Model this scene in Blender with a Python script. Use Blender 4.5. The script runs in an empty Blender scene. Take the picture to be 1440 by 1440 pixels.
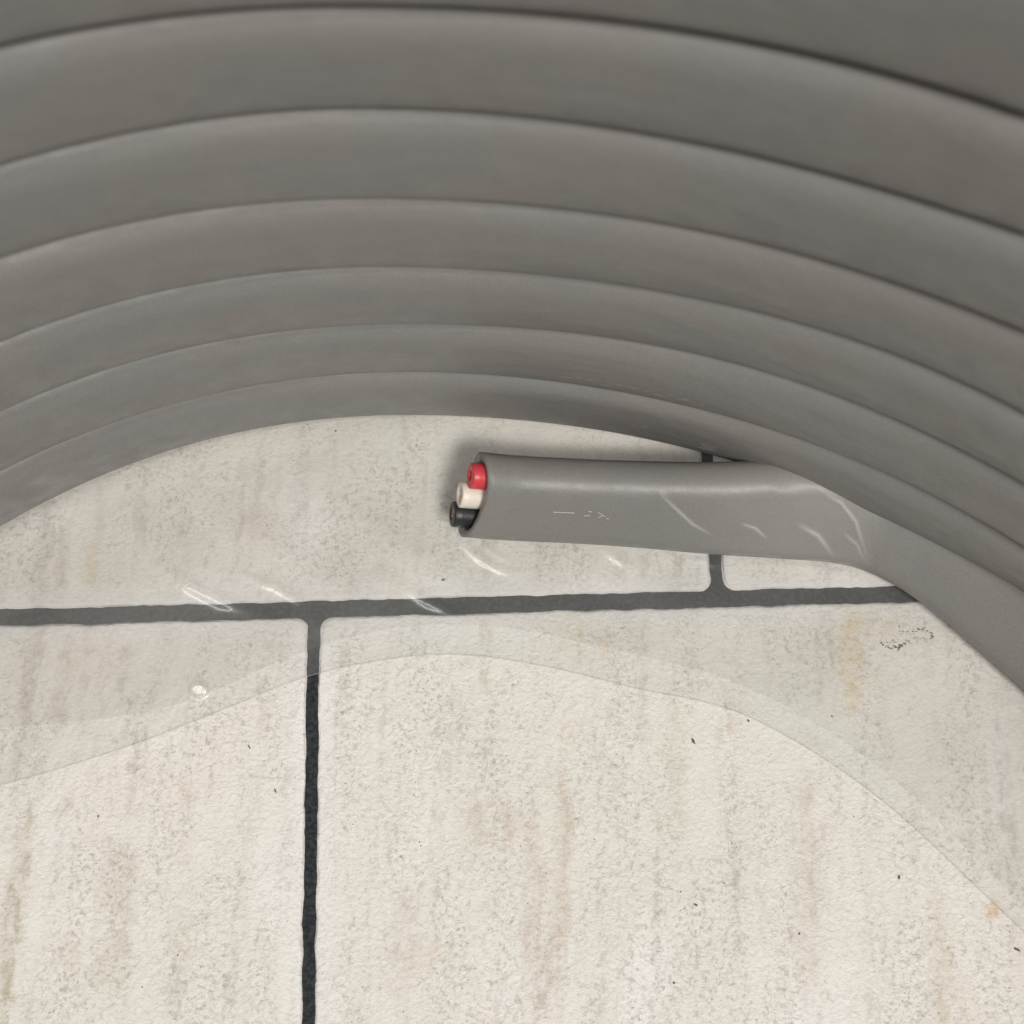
import bpy, math, random
import numpy as np
from mathutils import Matrix, Vector, noise

random.seed(5); rng = np.random.default_rng(5)
SC = bpy.context.scene
COL = SC.collection
MM = 0.001

# ------------------------------------------------------------------ camera
CAM_H, TILT, ROLL = 170.48, 0.2928, 0.0250       # millimetres above the floor, radians
FPX, PX = 1900.0, 1440.0                         # focal length / width of the photograph in pixels
cam_d = bpy.data.cameras.new('camera')
cam = bpy.data.objects.new('camera', cam_d); COL.objects.link(cam); SC.camera = cam
cam_d.sensor_width = 36; cam_d.lens = 36 * FPX / PX
cam_d.clip_start = 0.005; cam_d.clip_end = 50
cam.matrix_world = Matrix.Translation((0, 0, CAM_H * MM)) @ Matrix.Rotation(TILT, 4, 'X') @ Matrix.Rotation(ROLL, 4, 'Z')
cam_d.dof.use_dof = True; cam_d.dof.focus_distance = 0.170; cam_d.dof.aperture_fstop = 32

# ------------------------------------------------------------------ world and lamps
w = bpy.data.worlds.new('World'); SC.world = w; w.use_nodes = True
bg = w.node_tree.nodes['Background']; bg.inputs[0].default_value = (1.0, 0.975, 0.93, 1); bg.inputs[1].default_value = 0.15

def area(name, loc, target, sx, sy, watts, col):
    d = bpy.data.lights.new(name, 'AREA'); d.shape = 'RECTANGLE'; d.size = sx; d.size_y = sy
    d.energy = watts; d.color = col
    o = bpy.data.objects.new(name, d); COL.objects.link(o); o.location = loc
    if target[:2] != loc[:2]: o.rotation_euler = (Vector(target) - Vector(loc)).to_track_quat('-Z', 'Y').to_euler()
    return o
area('ceiling_lamp', (0.40, -0.73, 1.47), (0, 0.02, 0), 0.44, 0.28, 25.0, (1.0, 0.965, 0.905))
area('added_glint_lamp', (-0.60, -0.40, 1.50), (-0.60, -0.40, 0), 0.95, 0.11, 7.2, (1.0, 0.975, 0.93))  # unseen lamp, added so the film ridges catch glints

SC.view_settings.view_transform = 'Standard'; SC.view_settings.look = 'None'
SC.view_settings.exposure = 0; SC.view_settings.gamma = 1

# ------------------------------------------------------------------ measuring helpers
def rot():
    ct, st, cr, sr = math.cos(TILT), math.sin(TILT), math.cos(ROLL), math.sin(ROLL)
    return np.array([[1, 0, 0], [0, ct, -st], [0, st, ct]]) @ np.array([[cr, -sr, 0], [sr, cr, 0], [0, 0, 1]])
RM = rot()
def ground(p, z=0.0):
    """sight line of a measured point of the photograph met with the plane z (mm)"""
    p = np.atleast_2d(np.array(p, float)); z = np.broadcast_to(np.asarray(z, float), (len(p),))
    d = np.stack([(p[:, 0] - 720) / FPX, (720 - p[:, 1]) / FPX, -np.ones(len(p))], 1) @ RM.T
    return d[:, :2] * ((CAM_H - z) / -d[:, 2])[:, None]
def ss(t):
    t = np.clip(t, 0, 1); return t * t * (3 - 2 * t)

# ------------------------------------------------------------------ material helpers
class NT:
    def __init__(s, name):
        s.m = bpy.data.materials.new(name); s.m.use_nodes = True; s.t = s.m.node_tree
        s.b = s.t.nodes['Principled BSDF']; s.out = s.t.nodes['Material Output']
    def n(s, typ, **kw):
        nd = s.t.nodes.new(typ)
        for k, v in kw.items(): setattr(nd, k, v)
        return nd
    def put(s, sock, v):
        if hasattr(v, 'bl_idname') or isinstance(v, bpy.types.NodeSocket): s.t.links.new(v, sock)
        else:
            try: sock.default_value = v
            except Exception: sock.default_value = (*v, 1)
    def math(s, op, a, b=0.0, c=0.0, clamp=False):
        nd = s.n('ShaderNodeMath', operation=op, use_clamp=clamp)
        for i, v in enumerate((a, b, c)): s.put(nd.inputs[i], v)
        return nd.outputs[0]
    def vmath(s, op, a, b=(0, 0, 0)):
        nd = s.n('ShaderNodeVectorMath', operation=op)
        s.put(nd.inputs[0], a); s.put(nd.inputs[1], b); return nd.outputs[0]
    def noise(s, vec, scale, detail=3, rough=.5, dist=0.0, out='Fac'):
        nd = s.n('ShaderNodeTexNoise'); s.t.links.new(vec, nd.inputs['Vector'])
        nd.inputs['Scale'].default_value = scale; nd.inputs['Detail'].default_value = detail
        nd.inputs['Roughness'].default_value = rough; nd.inputs['Distortion'].default_value = dist
        return nd.outputs[out]
    def ramp(s, v, lo, hi, a=0.0, b=1.0):
        nd = s.n('ShaderNodeMapRange'); nd.interpolation_type = 'SMOOTHSTEP'; s.put(nd.inputs[0], v)
        for i, x in zip((1, 2, 3, 4), (lo, hi, a, b)): nd.inputs[i].default_value = x
        return nd.outputs[0]
    def mix(s, f, a, b, typ='MIX'):
        nd = s.n('ShaderNodeMix', data_type='RGBA', blend_type=typ)
        s.put(nd.inputs[0], f); s.put(nd.inputs[6], a); s.put(nd.inputs[7], b); return nd.outputs[2]
    def bump(s, h, dist, strength=1.0, prev=None):
        nd = s.n('ShaderNodeBump'); nd.inputs['Distance'].default_value = dist; nd.inputs['Strength'].default_value = strength
        s.put(nd.inputs['Height'], h)
        if prev: s.put(nd.inputs['Normal'], prev)
        return nd.outputs[0]
    def pos_mm(s):
        g = s.n('ShaderNodeNewGeometry'); nd = s.n('ShaderNodeVectorMath', operation='SCALE')
        s.t.links.new(g.outputs['Position'], nd.inputs[0]); nd.inputs['Scale'].default_value = 1000
        return nd.outputs[0]
    def mul(s, vec, v): return s.vmath('MULTIPLY', vec, v)

# --- slab: cream, leathery skin, brown vertical streaks, dirt
def slab_material():
    N = NT('cream_slab'); P = N.pos_mm()
    wob = N.noise(N.mul(P, (.30, .30, 0)), 1.0, 3, .6, out='Color')
    PW = N.vmath('ADD', P, N.vmath('MULTIPLY', N.vmath('SUBTRACT', wob, (.5, .5, .5)), (3.2, 7, 0)))
    col = N.mix(N.ramp(N.noise(N.mul(P, (.022, .014, 0)), 1, 2), .35, .65), (.705, .69, .645, 1), (.735, .70, .665, 1))
    # faint light smears
    sm = N.ramp(N.noise(N.mul(PW, (.085, .035, 0)), 1.0, 4, .55), .56, .72)
    col = N.mix(N.math('MULTIPLY', sm, .6), col, (.81, .795, .81, 1))
    # vertical streaks broken into dashes
    s1 = N.ramp(N.noise(N.mul(PW, (.30, .017, 0)), 1.0, 3, .6), .50, .70)
    brk = N.ramp(N.noise(N.mul(P, (.45, .28, 0)), 1.0, 5, .7), .42, .64)
    col = N.mix(N.math('MULTIPLY', N.math('MULTIPLY', s1, brk), .60), col, (.40, .345, .29, 1))
    s2 = N.ramp(N.noise(N.mul(PW, (.62, .045, 7)), 1.0, 3, .6), .56, .74)
    col = N.mix(N.math('MULTIPLY', s2, .28), col, (.47, .42, .35, 1))
    # fine mottling and pores
    clump = N.ramp(N.noise(N.mul(PW, (.24, .06, 11)), 1.0, 4, .65), .42, .62, .12, 1.25)
    mot = N.ramp(N.noise(N.mul(P, (1.25, 1.15, 0)), 1.0, 5, .78), .48, .64)
    col = N.mix(N.math('MULTIPLY', N.math('MULTIPLY', mot, clump, clamp=True), .66), col, (.43, .40, .36, 1))
    pores = N.ramp(N.noise(N.mul(P, (2.2, 2.0, 0)), 1.0, 3, .75, .5), .58, .70)
    col = N.mix(N.math('MULTIPLY', N.math('MULTIPLY', pores, clump), .85), col, (.33, .31, .28, 1))
    pink = N.ramp(N.noise(N.mul(PW, (.13, .06, 23)), 1.0, 4, .65), .60, .72)
    col = N.mix(N.math('MULTIPLY', pink, .32), col, (.66, .53, .47, 1))
    lights = N.ramp(N.noise(N.mul(P, (2.4, 2.2, 40)), 1.0, 3, .7), .60, .74)
    col = N.mix(N.math('MULTIPLY', lights, .30), col, (.88, .86, .80, 1))
    # stains that are there to be seen, each with a place of its own (x, y, half width, half length in mm; colour; strength)
    sep = N.n('ShaderNodeSeparateXYZ'); N.t.links.new(PW, sep.inputs[0])
    ST = [((48, 900), 1.1, 16, (.40, .31, .25), .40), ((85, 820), .9, 7, (.45, .35, .29), .34), ((130, 790), .8, 3.0, (.64, .54, .30), .34),
          ((92, 960), 1.0, 6, (.46, .37, .31), .30), ((15, 1330), 1.3, 15, (.38, .33, .22), .42), ((165, 1300), 2.2, 8, (.48, .42, .34), .30),
          ((1195, 915), 1.6, 6.5, (.62, .50, .30), .60), ((1240, 860), 3.5, 2.5, (.62, .52, .36), .38), ((800, 880), 2.2, 3.5, (.60, .55, .36), .34),
          ((850, 905), .8, 2.5, (.60, .48, .34), .3), ((790, 1220), 1.1, 13, (.50, .40, .31), .34), ((1130, 1230), 2.0, 12, (.52, .44, .39), .32),
          ((950, 1090), 1.3, 10, (.50, .46, .38), .30), ((1395, 1285), 1.0, 1.6, (.60, .45, .30), .5), ((865, 1050), .9, 9, (.50, .46, .40), .26),
          ((1325, 1370), 1.8, 8, (.53, .45, .33), .30), ((715, 1170), .8, 2.0, (.48, .38, .33), .35), ((135, 925), 4.5, 3.2, (.62, .48, .40), .26),
          ((750, 1270), 1.4, 9, (.46, .37, .31), .30), ((700, 1160), 5, 5, (.56, .47, .42), .22), ((570, 1330), 2.0, 6, (.50, .41, .36), .28)]
    for (px, sx, sy, c, k) in ST:
        x0, y0 = ground([px])[0]
        a = N.math('DIVIDE', N.math('SUBTRACT', sep.outputs[0], float(x0)), sx)
        b = N.math('DIVIDE', N.math('SUBTRACT', sep.outputs[1], float(y0)), sy)
        r = N.math('ADD', N.math('MULTIPLY', a, a), N.math('MULTIPLY', b, b))
        g = N.ramp(r, 0.0, 2.2, min(.7, k * 1.35), 0.0)
        g = N.math('MULTIPLY', g, N.math('ADD', .28, N.math('ADD', N.math('MULTIPLY', brk, .6), N.math('MULTIPLY', mot, .6))))
        col = N.mix(g, col, (*c, 1))
    # pale halo of the slab's own edge
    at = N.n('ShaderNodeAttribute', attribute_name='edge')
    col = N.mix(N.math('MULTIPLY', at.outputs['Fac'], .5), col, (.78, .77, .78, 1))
    N.put(N.b.inputs['Base Color'], col)
    N.put(N.b.inputs['Roughness'], N.ramp(N.noise(N.mul(P, (.5, .5, 0)), 1, 3), .3, .7, .46, .62))
    N.b.inputs['Specular IOR Level'].default_value = .35
    wr = N.n('ShaderNodeTexVoronoi'); wr.feature = 'SMOOTH_F1'; wr.inputs['Smoothness'].default_value = .6
    wr.inputs['Scale'].default_value = 1.0
    N.put(wr.inputs['Vector'], N.mul(PW, (1.05, 1.25, 1)))
    h1 = N.noise(N.mul(P, (1.9, 2.0, 1)), 1.0, 4, .62, .3)
    b1 = N.bump(h1, .00032, .60)
    b2 = N.bump(wr.outputs['Distance'], .00016, .5, b1)
    h3 = N.noise(N.mul(P, (.10, .07, 1)), 1.0, 3, .55, .6)
    b3a = N.bump(h3, .0016, .45, b2)
    bl = N.ramp(N.noise(N.mul(P, (.16, .12, 5)), 1.0, 2, .5, .4), .63, .74)
    b3 = N.bump(bl, .0007, .10, b3a)
    N.put(N.b.inputs['Normal'], b3)
    return N.m

def joint_material():
    N = NT('dark_joint'); P = N.pos_mm()
    n1 = N.noise(N.mul(P, (1.6, 1.6, 1)), 1, 5, .7)
    col = N.mix(N.ramp(n1, .35, .7), (.012, .014, .016, 1), (.044, .050, .056, 1))
    sp = N.ramp(N.noise(N.mul(P, (4, 4, 1)), 1, 3, .7), .62, .75)
    col = N.mix(N.math('MULTIPLY', sp, .5), col, (.16, .155, .145, 1))
    N.put(N.b.inputs['Base Color'], col); N.b.inputs['Roughness'].default_value = .8; N.b.inputs['Specular IOR Level'].default_value = .25
    N.put(N.b.inputs['Normal'], N.bump(n1, .0003, .7))
    return N.m

def cable_material():
    N = NT('grey_pvc'); P = N.pos_mm()
    big = N.noise(N.mul(P, (.045, .045, .09)), 1, 2, .5)
    col = N.mix(N.ramp(big, .44, .58), (.214, .202, .193, 1), (.200, .204, .197, 1))
    grain = N.noise(N.mul(P, (5, 5, 5)), 1, 3, .8)
    col = N.mix(N.ramp(grain, .38, .62, 0, .34), col, (.115, .109, .104, 1))
    scuff = N.ramp(N.noise(N.mul(P, (.5, .5, 2.4)), 1, 5, .75, .6), .62, .74)
    col = N.mix(N.math('MULTIPLY', scuff, .035), col, (.42, .40, .38, 1))
    N.put(N.b.inputs['Base Color'], col)
    N.put(N.b.inputs['Roughness'], N.ramp(N.noise(N.mul(P, (.3, .3, .3)), 1, 4, .6), .3, .7, .40, .54))
    N.b.inputs['Specular IOR Level'].default_value = .42
    b1 = N.bump(N.noise(N.mul(P, (2.6, 2.6, 2.6)), 1, 4, .6), .00005, .5)
    b2 = N.bump(N.noise(N.mul(P, (.12, .12, .3)), 1, 2, .5), .0006, .35, b1)
    N.put(N.b.inputs['Normal'], b2)
    return N.m

def plain(name, c, rough, spec=.5, metal=0, var=.15, bump=.00004, scale=3.0, sss=0):
    N = NT(name); P = N.pos_mm(); n1 = N.noise(N.mul(P, (scale,) * 3), 1, 4, .65)
    N.put(N.b.inputs['Base Color'], N.mix(N.ramp(n1, .3, .7), (*c, 1), (*[x * (1 - var) for x in c], 1)))
    N.b.inputs['Roughness'].default_value = rough; N.b.inputs['Metallic'].default_value = metal
    N.b.inputs['Specular IOR Level'].default_value = spec
    if sss:
        N.b.inputs['Subsurface Weight'].default_value = sss; N.b.inputs['Subsurface Scale'].default_value = .0006
    N.put(N.b.inputs['Normal'], N.bump(n1, bump, .8))
    return N.m

def film_material(name, haze, clear, gloss=1.4, rough=.17, most=.16):
    N = NT(name); P = N.pos_mm()
    tr = N.n('ShaderNodeBsdfTransparent'); tr.inputs[0].default_value = clear
    df = N.n('ShaderNodeBsdfDiffuse'); df.inputs[0].default_value = (.70, .695, .68, 1)
    gl = N.n('ShaderNodeBsdfGlossy'); gl.inputs['Color'].default_value = (1, 1, 1, 1); gl.inputs['Roughness'].default_value = rough
    bump = N.bump(N.noise(N.mul(P, (.22, .22, .22)), 1, 2, .45), .0006, .25)
    wide = N.n('ShaderNodeBsdfGlossy'); wide.inputs['Roughness'].default_value = .42; N.put(wide.inputs['Normal'], bump)
    both = N.n('ShaderNodeMixShader'); both.inputs[0].default_value = .5; N.t.links.new(gl.outputs[0], both.inputs[1]); N.t.links.new(wide.outputs[0], both.inputs[2])
    N.put(gl.inputs['Normal'], bump)
    m1 = N.n('ShaderNodeMixShader')
    hz = N.ramp(N.noise(N.mul(P, (.06, .06, .06)), 1, 3), .3, .7, haze * .8, haze * 1.2)
    den = N.n('ShaderNodeAttribute', attribute_name='haze_amount'); N.put(m1.inputs[0], N.math('MULTIPLY', hz, den.outputs['Fac'])); N.t.links.new(tr.outputs[0], m1.inputs[1]); N.t.links.new(df.outputs[0], m1.inputs[2])
    fr = N.n('ShaderNodeFresnel'); fr.inputs['IOR'].default_value = 1.5; N.put(fr.inputs['Normal'], bump)
    m2 = N.n('ShaderNodeMixShader'); N.put(m2.inputs[0], N.math('MINIMUM', N.math('MULTIPLY', fr.outputs[0], gloss), most))
    N.t.links.new(m1.outputs[0], m2.inputs[1]); N.t.links.new(both.outputs[0], m2.inputs[2])
    N.t.links.new(m2.outputs[0], N.out.inputs['Surface'])
    return N.m

M = dict(slab=slab_material(), joint=joint_material(), cable=cable_material(),
         red=plain('red_insulation', (.62, .055, .07), .38, sss=.1), white=plain('white_insulation', (.74, .68, .60), .42, var=.08, sss=.1),
         black=plain('black_insulation', (.022, .024, .026), .42, var=.3), copper=plain('copper', (.62, .30, .20), .35, metal=.8),
         filler=plain('sheath_inside', (.15, .15, .145), .7), mark=plain('pale_print', (.55, .53, .50), .4, var=.3),
         dirt=plain('dark_dirt', (.13, .105, .10), .8), film=film_material('clear_film', .065, (.982, .984, .984, 1)), layer=film_material('clear_film_inner', .035, (.985, .982, .978, 1)), lip=film_material('clear_film_edge', .09, (.96, .96, .955, 1)),
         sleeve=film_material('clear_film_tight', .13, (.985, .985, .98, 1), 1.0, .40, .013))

# ------------------------------------------------------------------ mesh helpers
def mesh(name, verts, faces, mat, parent=None, smooth=True):
    me = bpy.data.meshes.new(name)
    me.from_pydata((np.asarray(verts, float) * MM).tolist(), [], faces)
    me.materials.append(mat)
    if smooth: me.polygons.foreach_set('use_smooth', [True] * len(me.polygons))
    me.update()
    o = bpy.data.objects.new(name, me); COL.objects.link(o); o.parent = parent
    return o
def thing(name, label, cat):
    o = bpy.data.objects.new(name, None); COL.objects.link(o); o.empty_display_size = .01
    o['label'] = label; o['category'] = cat; return o

# ------------------------------------------------------------------ floor: dark joint bed with proud slabs
GA = math.radians(3.0); G0 = np.array([-25.2, 37.6]); GX = np.array([math.cos(GA), math.sin(GA)]); GY = np.array([-math.sin(GA), math.cos(GA)])
nb = 60; L = 900.0
floor = mesh('floor', [(-L, -L, 0), (L, -L, 0), (L, L, 0), (-L, L, 0)], [(0, 1, 2, 3)], M['joint'])
floor['kind'] = 'structure'
SW, SH, TOP = 104.0, 76.0, 0.32
def slab(u0, v0, u1, v1, fine):
    """rounded, slightly ragged slab between grid coordinates (mm)"""
    rc = 1.5; step = .5 if fine else 12
    pts = []
    cs = [((u1 - rc, v0 + rc), -90), ((u1 - rc, v1 - rc), 0), ((u0 + rc, v1 - rc), 90), ((u0 + rc, v0 + rc), 180)]
    for i, (c, a0) in enumerate(cs):
        for a in np.linspace(a0, a0 + 90, 6): pts.append((c[0] + rc * math.cos(math.radians(a)), c[1] + rc * math.sin(math.radians(a))))
        nx = cs[(i + 1) % 4]; q = (nx[0][0] + rc * math.cos(math.radians(nx[1])), nx[0][1] + rc * math.sin(math.radians(nx[1])))
        p = pts[-1]; n = max(2, int(math.hypot(q[0] - p[0], q[1] - p[1]) / step))
        for t in np.linspace(0, 1, n + 1)[1:-1]: pts.append((p[0] + (q[0] - p[0]) * t, p[1] + (q[1] - p[1]) * t))
    cu, cv = (u0 + u1) / 2, (v0 + v1) / 2
    rings = []; out = []
    for (inset, z) in ((-.16, -.05), (0, TOP * .55), (.14, TOP * .92), (.4, TOP), (3.2, TOP)):
        ring = []
        for (u, v) in pts:
            wv = .19 * noise.noise((u * .35, v * .35, 3)) + .09 * noise.noise((u * 1.2, v * 1.2, 9)) if fine else 0
            k = inset + wv
            du = min(1, abs(u - cu) / ((u1 - u0) / 2)); dv = min(1, abs(v - cv) / ((v1 - v0) / 2))
            # inward shift, measured along each side
            hu = (u1 - u0) / 2; hv = (v1 - v0) / 2
            uu = cu + (u - cu) * (1 - k / hu); vv = cv + (v - cv) * (1 - k / hv)
            x, y = G0 + GX * uu + GY * vv
            ring.append(len(out)); out.append((x, y, z))
        rings.append(ring)
    n = len(pts); F = []
    for a, b in zip(rings, rings[1:]):
        for i in range(n): F.append((a[i], a[(i + 1) % n], b[(i + 1) % n], b[i]))
    F.append(tuple(rings[-1]))
    o = mesh('slab', out, F, M['slab'], floor, smooth=False)
    for pl in o.data.polygons: pl.use_smooth = len(pl.vertices) == 4
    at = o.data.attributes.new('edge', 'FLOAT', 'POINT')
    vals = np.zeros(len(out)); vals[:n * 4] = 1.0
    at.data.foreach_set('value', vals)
    return o
HJ, VJ = 1.22, .90          # half joint widths
for row in range(-5, 5):
    v0, v1 = row * SH + HJ, (row + 1) * SH - HJ
    off = 0 if row % 2 else 52.2
    if row == -1: off = 0
    if row == 0: off = 52.2
    for c in range(-4, 4):
        u0, u1 = off + c * SW + VJ, off + (c + 1) * SW - VJ
        slab(u0, v0, u1, v1, row in (-1, 0) and -2 <= c <= 1)

# ------------------------------------------------------------------ the coil
CX, CY, R0 = -7.75, -46.31, 110.47
H, RR, Z0 = 14.0, 3.25, 0.7
def rise(th): return 14.0 * ss((th + .05) / 1.0)          # the lowest turn lifts the others where it slides under them
def zseam(k, th): return Z0 + (7 - k) * H + rise(th)
SEAMS = {1: [(0,62),(100,38),(200,23),(350,11),(500,6),(720,13),(820,25),(970,42),(1120,72),(1220,95),(1320,122),(1440,157)],
2: [(0,230),(100,205),(200,182),(300,167),(400,158),(500,154),(550,153.5),(650,156),(720,162),(820,172),(920,188),(1020,206),(1120,230),(1220,258),(1320,288),(1440,326)],
3: [(0,365),(100,334),(200,310),(300,294),(400,283),(500,278),(600,278),(720,286),(820,297),(920,311),(1020,329),(1120,352),(1220,382),(1320,417),(1440,462)],
4: [(0,480),(100,445),(200,416),(300,392),(400,381),(500,377),(600,376),(720,383),(820,391),(920,407),(1020,425),(1120,452),(1220,485),(1320,525),(1440,582)],
5: [(0,577),(100,540),(200,505),(300,478),(400,465),(500,459),(600,457),(720,462),(820,470),(920,487),(1020,510),(1120,537),(1220,572),(1320,617),(1440,678)],
6: [(0,662),(100,620),(200,582),(300,551),(400,535),(500,530),(600,527),(720,531),(820,541),(920,560),(1020,582),(1120,613),(1193,643),(1327,705),(1440,767)],
7: [(0,737),(50,715),(110,688),(220,643),(330,608),(450,588),(560,583),(700,587),(800,597),(900,616),(985,638),(1110,677),(1193,700),(1327,767),(1440,833)]}
FITS = {}
for k, pts in SEAMS.items():
    p = np.array(pts, float); z = np.full(len(p), (7 - k) * H + 1.5)
    for _ in range(6):
        q = ground(p, z); th = np.arctan2(q[:, 0] - CX, q[:, 1] - CY)
        al = np.clip(np.arctan2(np.hypot(q[:, 0], q[:, 1]), CAM_H - z), .1, 1.2)
        z = zseam(k, th) + RR * (1 - np.sin(al))
    q = ground(p, z); r = np.hypot(q[:, 0] - CX, q[:, 1] - CY) - RR * (1 - np.cos(al)) - R0
    FITS[k] = (np.polyfit(th, r, 4 if k > 1 else 3), th.min(), th.max())
FITS[0] = FITS[1]
def rseam(k, th):
    """inner radius of the coil at seam k"""
    if k not in FITS: return R0 + 0 * th
    c, a, b = FITS[k]; t = np.clip(th, a, b)
    return R0 + np.polyval(c, t) * ss((th - a + .5) / .5) * ss((b + .5 - th) / .5)

NP = 13
def ring_uv(rr, half):
    """outline of the flat cable in its own plane: u across (towards the bore is negative), v along the width"""
    a = [(rr * math.cos(t), half + rr * math.sin(t)) for t in np.linspace(0, math.pi, NP)]
    b = [(-rr * math.cos(t), -half - rr * math.sin(t)) for t in np.linspace(0, math.pi, NP)]
    # the flat sides bulge a little, as the cores push them out
    fl = [(-rr * 1.07, v) for v in (half * .5, 0, -half * .5)]; fr = [(rr * 1.07, v) for v in (-half * .5, 0, half * .5)]
    return a + fl + b + fr
def frames(cl, cu):
    c = (cl + cu) / 2; t = np.gradient(c, axis=0); t /= np.linalg.norm(t, axis=1)[:, None]
    v = cu - cl; half = np.linalg.norm(v, axis=1) / 2; v = v / (2 * half)[:, None]
    v = v - t * (v * t).sum(1)[:, None]; v /= np.linalg.norm(v, axis=1)[:, None]
    u = np.cross(v, t)
    return c, t, u, v, half
def sweep(cl, cu, shift=None):
    """flat cable round two rails; u points away from the bore"""
    c, t, u, v, half = frames(cl, cu)
    V = []; uv = ring_uv(RR, 1.0)
    for i in range(len(c)):
        for (a, b) in uv:
            bb = b - 1 + half[i] if b > 0 and abs(b) >= 1 else (b + 1 - half[i] if b < 0 and abs(b) >= 1 else b * half[i])
            p = c[i] + u[i] * a + v[i] * bb
            if shift is not None: p = p + t[i] * shift(i, a, bb)
            V.append(p)
    m = len(uv); F = []
    for i in range(len(c) - 1):
        for j in range(m): F.append((i * m + j, i * m + (j + 1) % m, (i + 1) * m + (j + 1) % m, (i + 1) * m + j))
    return np.array(V), F, m

coil = thing('cable_coil', 'coil of flat grey cable with its cut end showing red, white and black cores', 'cable')
def polar(r, th, z): return np.stack([CX + r * np.sin(th), CY + r * np.cos(th), z + 0 * r], 1)
def turn_rails(k, th):
    rb, rt = rseam(k + 1, th), rseam(k, th)
    zb, zt = zseam(k + 1, th), zseam(k, th)
    wob = .10 * np.sin(th * 5 + k * 1.7) + .07 * np.sin(th * 11 + k * 2.9)
    wob = wob * ss((math.pi - abs(th)) / .4)
    return polar(rb + RR + wob, th, zb + RR), polar(rt + RR + wob, th, zt - RR)
TH = np.concatenate([np.linspace(-math.pi, -.75, 60)[:-1], np.linspace(-.75, 1.0, 180)[:-1], np.linspace(1.0, math.pi, 60)])
for k in range(0, 7):
    cl, cu = turn_rails(k, TH)
    V, F, _ = sweep(cl, cu)
    mesh('cable_turn', V, F, M['cable'], coil)

# ---- lowest turn: comes round under the others and ends free inside the bore
#        px of the lower silhouette, lift above the film, lean from upright (degrees)
TAIL = [((668, 757), 2.7, 33), ((712, 761), 1.3, 33), ((760, 763), .45, 34), ((880, 770), .1, 36), ((1000, 781), 0, 38), ((1100, 787), 0, 42), ((1210, 799), 0, 45),
        ((1273, 832), 0, 46), ((1360, 902), 0, 46), ((1440, 973), 0, 46)]
st = []
for (px, lift, lean) in TAIL:
    zc = Z0 + RR + lift
    b = ground([px], zc - 1.0)[0]; st.append([b[0], b[1], zc, lean])
st = np.array(st)
dirs = np.gradient(st[:, :2], axis=0); dirs /= np.linalg.norm(dirs, axis=1)[:, None]
nout = np.stack([-dirs[:, 1], dirs[:, 0]], 1)
st[:, :2] += nout * RR * .98
# the rest of the turn, standing up against the others
for th in (1.0, 1.2, 1.4, 1.6, 1.8):
    f = float(ss((th - .72) / .75)); r = 107.6 + (R0 + RR - 107.6) * f
    st = np.vstack([st, [CX + r * math.sin(th), CY + r * math.cos(th), Z0 + RR, 46 * (1 - f)]])
def catmull(P, per):
    s = np.concatenate([[0], np.cumsum(np.linalg.norm(np.diff(P[:, :3], axis=0), axis=1))])
    m = np.gradient(P, s, axis=0); out = []; S = []
    for i in range(len(P) - 1):
        hh = s[i + 1] - s[i]; n = max(3, int(hh / per))
        for j in range(n):
            t = j / n; t2 = t * t; t3 = t2 * t
            out.append((2*t3-3*t2+1)*P[i] + (t3-2*t2+t)*hh*m[i] + (-2*t3+3*t2)*P[i+1] + (t3-t2)*hh*m[i+1]); S.append(s[i] + hh * t)
    out.append(P[-1]); S.append(s[-1]); return np.array(out), np.array(S)
Q, QS = catmull(st, .8)
for _ in range(25):
    Q[1:-1] = Q[1:-1] * .5 + (Q[:-2] + Q[2:]) * .25
d = np.gradient(Q[:, :2], axis=0); d /= np.linalg.norm(d, axis=1)[:, None]; no = np.stack([-d[:, 1], d[:, 0]], 1)
half = (H - 2 * RR) / 2
arc = np.concatenate([[0], np.cumsum(np.linalg.norm(np.diff(Q[:, :2], axis=0), axis=1))])
hv = 2.75 + (half - 2.75) * ss((arc - 14) / 34)      # the free length is slimmer than the squeezed turns
cl = Q[:, :3].copy(); le = np.radians(Q[:, 3])
cu = cl + np.concatenate([no * (np.sin(le) * 2 * hv)[:, None], (np.cos(le) * 2 * hv)[:, None]], 1)
th = np.linspace(1.8, math.pi, 40)[1:]
cl2 = polar(np.full(len(th), R0 + RR), th, Z0 + RR); cu2 = polar(np.full(len(th), R0 + RR), th, Z0 + H - RR)
TCL = np.vstack([cl, cl2]); TCU = np.vstack([cu, cu2])
def cut(i, a, b):             # slanting cut of the free end: lower edge reaches further out
    f = max(0.0, 1 - i / 8.0)
    return f * (.035 * b + .05 * (-a) * (1 if b > 0 else .3) - .42 + .75 * (1 - (b / 6) ** 2) * (1 if a < 0 else .4) + (.22 * a if a > 0 and b < 0 else 0))
V, F, m = sweep(TCL, TCU, cut)
c, t, u, v, hf = frames(TCL, TCU)
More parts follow.
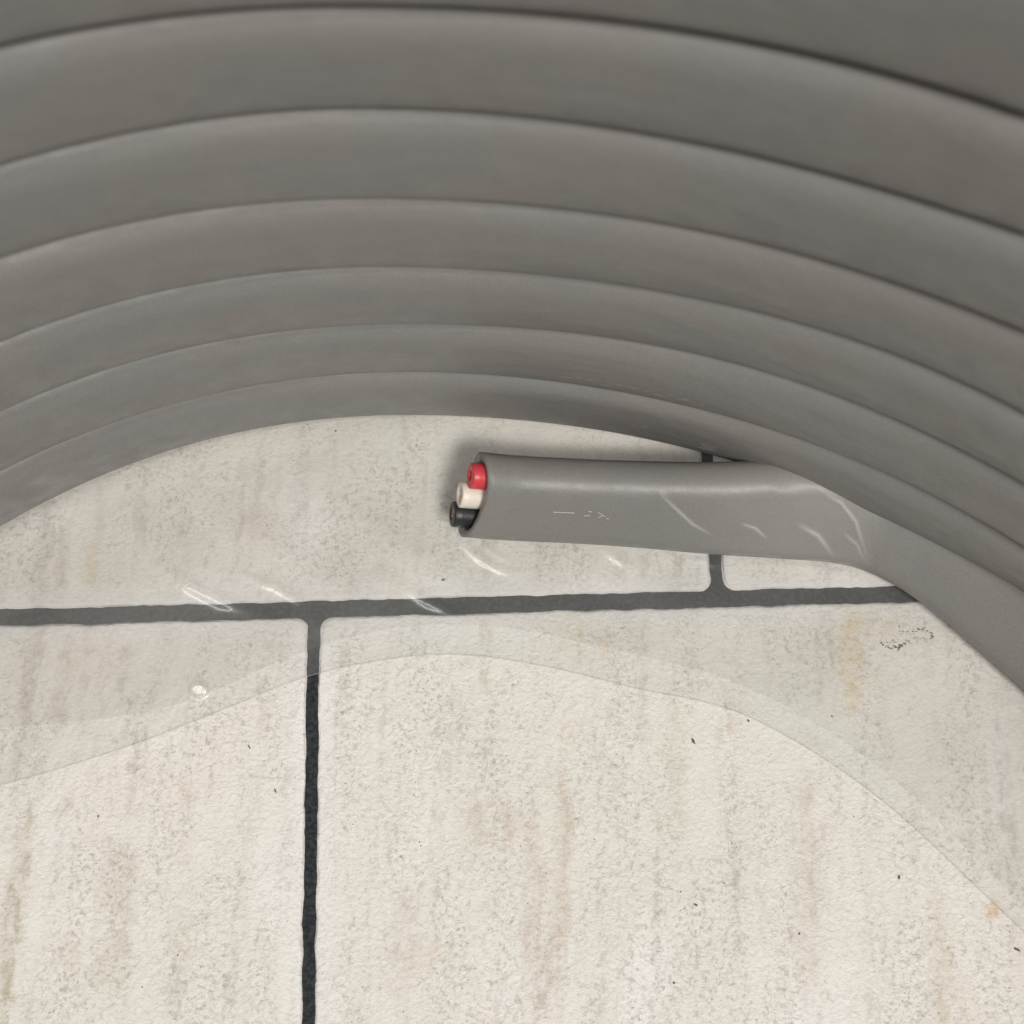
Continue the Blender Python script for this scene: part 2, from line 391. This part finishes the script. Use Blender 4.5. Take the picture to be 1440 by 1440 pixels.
# open end: rounded rim, inner wall, bottom of the recess
h0 = 2.75; uv = ring_uv(RR, h0)
base = len(V); V = list(V); prev = list(range(m))
for (ins, dep) in ((.16, -.08), (.45, -.12), (.85, -.05), (1.02, .25), (1.05, 5.0)):
    ring = []
    for (a, b) in uv:
        bc = h0 if b > h0 else (-h0 if b < -h0 else b)
        k = (RR - ins) / RR
        aa, bb = a * k, bc + (b - bc) * k
        ring.append(len(V)); V.append(c[0] + u[0] * aa + v[0] * bb + t[0] * (cut(0, aa, bb) + dep))
    for j in range(m): F.append((prev[(j + 1) % m], prev[j], ring[j], ring[(j + 1) % m]))
    prev = ring
mesh('cable_turn', V, F, M['cable'], coil)['label'] = 'lowest turn ending in a slanting cut with open cores'
capv = [V[i] for i in prev]; capv = np.array(capv) - t[0] * 1.5
mesh('core_filler', capv, [tuple(range(m))], M['filler'], coil, smooth=False)

def tube(path, rad, closed_depth, rin, mat, name, parent, label=None):
    """insulated core: wall, end face and bore round the conductor"""
    path = np.array(path); tt = np.gradient(path, axis=0); tt /= np.linalg.norm(tt, axis=1)[:, None]
    A = np.cross(tt[0], (0, 0, 1)); A /= np.linalg.norm(A); B = np.cross(tt[0], A); n = 28; VV = []; FF = []
    def ring(p, r, wob=0):
        for j in range(n):
            a = 2 * math.pi * j / n; q = r * (1 + wob * math.sin(2 * a + 1) + wob * .6 * math.sin(3 * a))
            VV.append(p + A * q * math.cos(a) + B * q * math.sin(a))
    for p in path: ring(p, rad, .02)
    ring(path[-1] + tt[-1] * .12, rad - .10, .03); ring(path[-1] + tt[-1] * .17, rad - .28, .03)
    ring(path[-1] + tt[-1] * .16, rin + .12, .05); ring(path[-1] + tt[-1] * .02, rin, .06); ring(path[-1] - tt[-1] * closed_depth, rin, .06)
    k = len(VV) // n
    for i in range(k - 1):
        for j in range(n): FF.append((i * n + j, i * n + (j + 1) % n, (i + 1) * n + (j + 1) % n, (i + 1) * n + j))
    o = mesh(name, VV, FF, mat, parent)
    if label: o['label'] = label
    return o, path[-1], tt[-1], A, B
def conductor(parent, p, tdir, A, B, r, depth):
    """seven stranded copper wires cut off flush"""
    VV = []; FF = []; n = 10
    cs = [(0, 0)] + [(r * .66 * math.cos(a), r * .66 * math.sin(a)) for a in np.linspace(0, 2 * math.pi, 7)[:-1]]
    for i, (x, y) in enumerate(cs):
        b0 = len(VV); rw = r * .34
        for dz in (-3.0, -depth - .03 * (i % 3)):
            for j in range(n):
                a = 2 * math.pi * j / n; VV.append(p + A * (x + rw * math.cos(a)) + B * (y + rw * math.sin(a)) + tdir * dz)
        for j in range(n): FF.append((b0 + j, b0 + (j + 1) % n, b0 + n + (j + 1) % n, b0 + n + j))
        FF.append(tuple(b0 + n + j for j in range(n)))
    mesh('conductor', VV, FF, M['copper'], parent, smooth=False)
#          v position, protrusion beyond the cut, material, bore, conductor depth, drift
CORES = [(3.05, 1.15, 'red', .62, 1.3, (-.1, .0), 'red insulated core, its wire sunk deep'),
         (-.05, 1.7, 'white', .85, .30, (-.1, .0), 'white insulated core'),
         (-3.1, 1.7, 'black', .60, -.10, (-.1, -.1), 'black insulated core with bright copper wire')]
for (vv, pro, mt, rin, dep, (du, dz), lab) in CORES:
    p0 = c[0] + v[0] * vv + t[0] * 4.0; p1 = c[0] + v[0] * vv + t[0] * (cut(0, 0, vv) - pro) + u[0] * du + v[0] * dz
    path = [p0 + (p1 - p0) * s for s in np.linspace(0, 1, 8)]
    o, pe, te, A, B = tube(path, 1.62, 2.0, rin, M[mt], mt + '_core', coil, None)
    conductor(o, pe, te, A, B, rin, dep)

# ---- worn print on the sheath: strokes that lie on the surface
def on_face(s_idx, vv, off=.03, fr=None):
    c_, t_, u_, v_, h_ = fr
    i = int(s_idx); f = s_idx - i
    def at(k): return c_[k] - u_[k] * (RR * 1.07 + off) + v_[k] * vv
    return at(i) * (1 - f) + at(i + 1) * f
def strokes(fr, lst, smm):
    """list of (position along in mm, v, length, v rise, thickness)"""
    VV = []; FF = []
    cum = np.concatenate([[0], np.cumsum(np.linalg.norm(np.diff(fr[0], axis=0), axis=1))])
    for (s0, v0, ln, dv, th_) in lst:
        n = max(1, int(ln / .8)); b0 = len(VV)
        for q in range(n + 1):
            f = q / n; si = np.interp(smm + s0 + ln * f, cum, np.arange(len(cum))); vv = v0 + dv * f
            for o in (-th_ / 2, th_ / 2): VV.append(on_face(min(si, len(cum) - 2), vv + o, .035, fr))
        for q in range(n): FF.append((b0 + 2*q, b0 + 2*q + 1, b0 + 2*q + 3, b0 + 2*q + 2))
    return mesh('printed_marking', VV, FF, M['mark'], coil, smooth=False)
tf = frames(TCL, TCU)
strokes(tf, [(9.8, .9, 2.9, 0, .14), (14.0, .5, .8, .1, .12), (14.5, 1.2, .5, 0, .12), (15.8, 1.15, .5, -.35, .12), (16.3, .8, .5, -.3, .12), (15.9, .35, .6, .35, .12), (16.9, .2, .35, 0, .12)], 0)
fr6 = frames(*turn_rails(6, TH)); cum6 = np.concatenate([[0], np.cumsum(np.linalg.norm(np.diff(fr6[0], axis=0), axis=1))])
mm6 = float(np.interp(.29, TH, cum6))
strokes(fr6, [(0, -.9, 2.1, 0, .12), (.2, -1.6, 2.0, 0, .12), (-.4, -2.2, 2.2, 0, .12), (-9, .2, .6, 0, .1), (-7.8, .3, 1.1, .15, .1)], mm6)
fr5 = frames(*turn_rails(5, TH)); cum5 = np.concatenate([[0], np.cumsum(np.linalg.norm(np.diff(fr5[0], axis=0), axis=1))])
mm5 = float(np.interp(.12, TH, cum5))
strokes(fr5, [(a, b + .3 * math.sin(a), l, dv, .09) for a, b, l, dv in ((0, -2.1, 1.4, 0), (2.0, -2.2, .5, .3), (3.2, -1.9, .9, 0), (5, -2.4, 1.2, .2), (7.1, -2.0, .5, -.3), (8.1, -2.3, 1.5, 0), (10.4, -2.0, .6, .3), (11.6, -2.3, 1.0, 0), (13.3, -2.2, .5, 0), (14.6, -2.5, 1.3, .1), (17, -2.2, .8, 0))], mm5)

# ------------------------------------------------------------------ clear wrapping film
film = thing('plastic_film', 'clear plastic film inside the grey coil, its curved edge crossing the dark joint', 'plastic film')
EDGE1 = [(-160, 1160), (-60, 1122), (0, 1105), (50, 1092), (100, 1078), (200, 1045), (280, 1013), (350, 985), (440, 948), (520, 932), (580, 922), (650, 920), (720, 929), (820, 950), (900, 972),
         (1028, 996), (1131, 1050), (1234, 1121), (1362, 1240), (1440, 1312), (1540, 1420)]
EDGE2 = [(-160, 1040), (0, 1027), (100, 1018), (200, 1006), (280, 984), (350, 950), (440, 912), (520, 890), (600, 878), (720, 884), (820, 905), (900, 924), (1028, 957), (1131, 1008), (1234, 1078), (1362, 1200), (1440, 1278), (1540, 1385)]
RIDGES = [  # pixels, height mm, half width mm
    ([(640, 745), (652, 765), (672, 783), (700, 799), (735, 809)], .34, .74), ([(664, 752), (682, 769), (700, 782), (722, 792)], .22, .50),
    ([(846, 766), (862, 782), (894, 803)], .32, .68), ([(218, 792), (265, 824), (310, 846), (376, 866)], .25, .80),
    ([(330, 806), (385, 825), (425, 848), (452, 892)], .25, .66), ([(560, 822), (600, 846), (640, 863)], .24, .72), ([(978, 782), (995, 792), (1010, 794)], .16, .45),
    ([(470, 700), (560, 770), (650, 822)], .62, 2.4), ([(330, 730), (400, 780), (480, 830)], .45, 2.0), ([(150, 720), (260, 790), (330, 850), (420, 960)], .40, 3.0), ([(820, 800), (960, 850), (1080, 900)], .30, 2.8)]
def edge_r(E, th):
    q = ground(E, .3); a = np.arctan2(q[:, 0] - CX, q[:, 1] - CY); r = np.hypot(q[:, 0] - CX, q[:, 1] - CY)
    o = np.argsort(a); return np.interp(th, a[o], r[o])
def seg_dist(x, y, P):
    best = np.full(x.shape, 1e9); par = np.zeros(x.shape); n = len(P) - 1
    for i in range(n):
        d = P[i + 1] - P[i]; tt = np.clip(((x - P[i, 0]) * d[0] + (y - P[i, 1]) * d[1]) / (d @ d), 0, 1)
        dd = np.hypot(x - P[i, 0] - d[0] * tt, y - P[i, 1] - d[1] * tt); mk = dd < best
        best = np.where(mk, dd, best); par = np.where(mk, (i + tt) / n, par)
    return best, par
def film_sheet(name, E, zadd, mat, ridges, tha, thb, nth, nr, r_out):
    th = np.linspace(tha, thb, nth); re = edge_r(E, th)
    kw = (len(re) // 14) | 1; k = np.exp(-np.linspace(-1.8, 1.8, kw) ** 2); k /= k.sum(); re = np.convolve(np.pad(re, kw // 2, mode='edge'), k, 'valid')
    s = np.linspace(0, 1, nr)[None, :]; r = re[:, None] + (r_out - re[:, None]) * s; T = np.repeat(th[:, None], nr, 1)
    x = CX + r * np.sin(T); y = CY + r * np.cos(T)
    z = .36 + zadd + .22 * ss(s * 6) + .10 * np.sin(x * .11 + y * .07) * ss(s * 4) * ss((1 - s) * 5)
    z = z + .10 * np.sin(x * .22 - y * .31 + 1.5 * np.sin(x * .05)) * ss(s * 5) * ss((1 - s) * 6)
    if ridges:
        for (P, hgt, wd) in RIDGES:
            P = ground(P, .8); dd, par = seg_dist(x, y, P)
            z = z + hgt * np.exp(-(dd / wd) ** 2) * np.sin(np.pi * np.clip(par * .96 + .02, 0, 1)) ** .6
        # one small blister
        b = ground([(280, 970)], .5)[0]; wn = np.exp(-(((x - b[0]) / 1.25) ** 2 + ((y - b[1]) / 1.1) ** 2) ** 4); z = z * (1 - wn) + wn * (.90 + .044 * (x - b[0]) + .217 * (y - b[1]))
    V = np.stack([x.ravel(), y.ravel(), z.ravel()], 1)
    i = np.arange(nth - 1)[:, None] * nr + np.arange(nr - 1)[None, :]
    F = np.stack([i, i + nr, i + nr + 1, i + 1], -1).reshape(-1, 4).tolist()
    o = mesh(name, V, F, mat, film)
    at = o.data.attributes.new('haze_amount', 'FLOAT', 'POINT')
    at.data.foreach_set('value', (np.full(len(V), 1.0) if ridges else (1.5 - 1.2 * ss((T + .55) / .6))).ravel())
    return o
film_sheet('film_sheet', EDGE1, 0, M['film'], True, -1.35, 1.45, 1300, 220, 116)
film_sheet('film_layer', EDGE2, .10, M['layer'], False, -1.35, 1.45, 300, 30, 116)

def film_lip(name, E, z):
    th = np.linspace(-1.35, 1.45, 500); re = edge_r(E, th)
    kw = (len(re) // 14) | 1; k = np.exp(-np.linspace(-1.8, 1.8, kw) ** 2); k /= k.sum(); re = np.convolve(np.pad(re, kw // 2, mode='edge'), k, 'valid')
    V = []
    for (dr, dz) in ((-.09, -.03), (-.03, .05), (.05, .06), (.12, .0)):
        V.append(np.stack([CX + (re + dr) * np.sin(th), CY + (re + dr) * np.cos(th), z + dz + 0 * th], 1))
    V = np.stack(V, 1).reshape(-1, 3)
    F = [(i * 4 + j, i * 4 + j + 1, (i + 1) * 4 + j + 1, (i + 1) * 4 + j) for i in range(499) for j in range(3)]
    o = mesh(name, V, F, M['lip'], film)
    at = o.data.attributes.new('haze_amount', 'FLOAT', 'POINT'); at.data.foreach_set('value', np.full(len(V), 1.0)); return o
film_lip('film_edge', EDGE1, .42)

# film drawn tight over the free cable where it slides under the coil
i0 = int(np.searchsorted(QS, 3.5)); i1 = int(np.searchsorted(QS, 52.5)); NPH = 90; SUB = 5
def project(p):
    q = (p - np.array([0, 0, CAM_H])) @ RM
    return 720 + FPX * q[:, 0] / -q[:, 2], 720 - FPX * q[:, 1] / -q[:, 2]
rows = []; nrms = []
L1 = RR * .55; L2 = 2 * half; L3 = RR * 1.5
for i in np.arange(i0, i1, 1 / SUB):
    k0 = int(i); fr_ = i - k0
    ci, ui, vi, ti = [(A_[k0] * (1 - fr_) + A_[k0 + 1] * fr_) for A_ in (c, u, v, t)]
    g = (i - i0) / (i1 - i0); hh = hf[k0]; 
    for j in range(NPH):
        f = j / (NPH - 1); s_ = f * (L1 + L2 + L3)
        if s_ < L1: a = .55 - s_ / RR; p = (-RR * math.cos(a), -hh - RR * math.sin(a)); nr = (-math.cos(a), -math.sin(a))
        elif s_ < L1 + L2: x_ = (s_ - L1) / L2 * 2 - 1; p = (-RR * (1 + .07 * (1 - x_ ** 2)), hh * x_); nr = (-1, 0)
        else: a = (s_ - L1 - L2) / RR; p = (-RR * math.cos(a), hh + RR * math.sin(a)); nr = (-math.cos(a), math.sin(a))
        sh = 1.0 * math.sin(f * 4.0 + .5) * max(0, 1 - g * 9)
        nv = ui * nr[0] + vi * nr[1]
        rows.append(ci + ui * p[0] + vi * p[1] - ti * sh); nrms.append(nv)
rows = np.array(rows); nrms = np.array(nrms)
sx, sy = project(rows)
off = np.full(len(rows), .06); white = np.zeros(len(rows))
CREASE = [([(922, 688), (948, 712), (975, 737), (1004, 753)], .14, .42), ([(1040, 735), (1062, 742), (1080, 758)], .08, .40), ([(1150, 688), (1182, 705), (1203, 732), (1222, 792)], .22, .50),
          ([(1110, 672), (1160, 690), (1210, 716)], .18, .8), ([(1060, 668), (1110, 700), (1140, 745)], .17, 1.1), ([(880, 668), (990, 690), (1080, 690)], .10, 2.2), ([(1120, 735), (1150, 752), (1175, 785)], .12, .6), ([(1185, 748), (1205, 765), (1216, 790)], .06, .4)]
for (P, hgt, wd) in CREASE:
    dd, par = seg_dist(sx, sy, np.array(P, float)); white += 2.6 * (wd < .7) * np.exp(-(dd / 11.3 / (wd * .45)) ** 2) * np.sin(np.pi * np.clip(par * .96 + .02, 0, 1)); off += hgt * np.exp(-(dd / 11.3 / wd) ** 2) * np.sin(np.pi * np.clip(par * .96 + .02, 0, 1)) ** .6  # extra pale haze painted along the narrow creases in place of glints
VV = rows + nrms * off[:, None]; nn = len(VV) // NPH
FF = [(i * NPH + j, i * NPH + j + 1, (i + 1) * NPH + j + 1, (i + 1) * NPH + j) for i in range(nn - 1) for j in range(NPH - 1)]
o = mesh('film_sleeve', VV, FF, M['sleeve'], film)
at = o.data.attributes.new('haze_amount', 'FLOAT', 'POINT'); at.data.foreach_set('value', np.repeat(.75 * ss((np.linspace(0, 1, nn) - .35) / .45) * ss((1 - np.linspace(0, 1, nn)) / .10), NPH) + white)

# ------------------------------------------------------------------ dirt flecks lying on the slabs
VV = []; FF = []
def fleck(px, r, asp=1.0, ang=0.0):
    r *= .8; x0, y0 = ground([px], TOP)[0]; n = 8; b0 = len(VV)
    for zz, k in ((TOP - .02, 1.0), (TOP + .05, .55)):
        for j in range(n):
            a = 2 * math.pi * j / n; q = r * k * (1 + random.uniform(-.3, .3)); x = q * asp * math.cos(a); y = q * math.sin(a)
            VV.append((x0 + x * math.cos(ang) - y * math.sin(ang), y0 + x * math.sin(ang) + y * math.cos(ang), zz))
    for j in range(n): FF.append((b0 + j, b0 + (j + 1) % n, b0 + n + (j + 1) % n, b0 + n + j))
    FF.append(tuple(b0 + n + j for j in range(n)))
for f in [((472, 606), .20), ((540, 610), .10), ((623, 815), .22, 1.8, .3), ((608, 776), .14), ((250, 1343), .19, .8), ((978, 1272), .22, 1.7, -.5), ((957, 1254), .15), ((948, 1382), .22), ((1052, 1013), .20, 1.5, -.9),
          ((590, 1184), .14, .8), ((592, 1189), .13), ((1264, 1234), .24, 1.5, 1.2), ((866, 1076), .15), ((1170, 1007), .16, 1.8, -.8), ((1029, 1186), .14), ((350, 1050), .13, 3.2, -1.0), ((387, 1112), .13, 3.4, -1.1),
          ((283, 1054), .10), ((1124, 1313), .18, 1.5, .8), ((138, 1148), .22, .8, 0), ((836, 1180), .12), ((1430, 1335), .26, 2.2, -.4), ((200, 1388), .14), ((975, 1042), .26, 2.4, -1.1), ((1198, 962), .12, .5), ((732, 1190), .12)]: fleck(*f)
# the dark scribble by the coil
for (a, b, r) in [((1238, 905), (1252, 911), .1), ((1252, 911), (1268, 908), .14), ((1262, 913), (1270, 906), .16), ((1246, 903), (1262, 901), .07), ((1270, 888), (1290, 886), .08), ((1290, 886), (1302, 884), .1), ((1300, 884), (1312, 893), .1), ((1312, 893), (1308, 898), .09),
                  ((1284, 897), (1304, 899), .06), ((1262, 878), (1270, 890), .06), ((1272, 902), (1282, 904), .06)]:
    for s in np.linspace(0, 1, 9):
        fleck((a[0] + (b[0] - a[0]) * s + random.uniform(-2, 2), a[1] + (b[1] - a[1]) * s + random.uniform(-2, 2)), r * 1.45 * random.uniform(.5, 1.1), random.uniform(1, 2.0), random.uniform(-.6, .6))
for _ in range(130):
    px = (random.uniform(0, 1440), random.uniform(600, 1440)); fleck(px, random.uniform(.035, .085), random.uniform(.8, 2), random.uniform(0, 3))
o = mesh('dirt_flecks', VV, FF, M['dirt']); o['kind'] = 'stuff'; o['label'] = 'tiny dark flecks of dirt scattered over the cream slabs'; o['category'] = 'dirt'
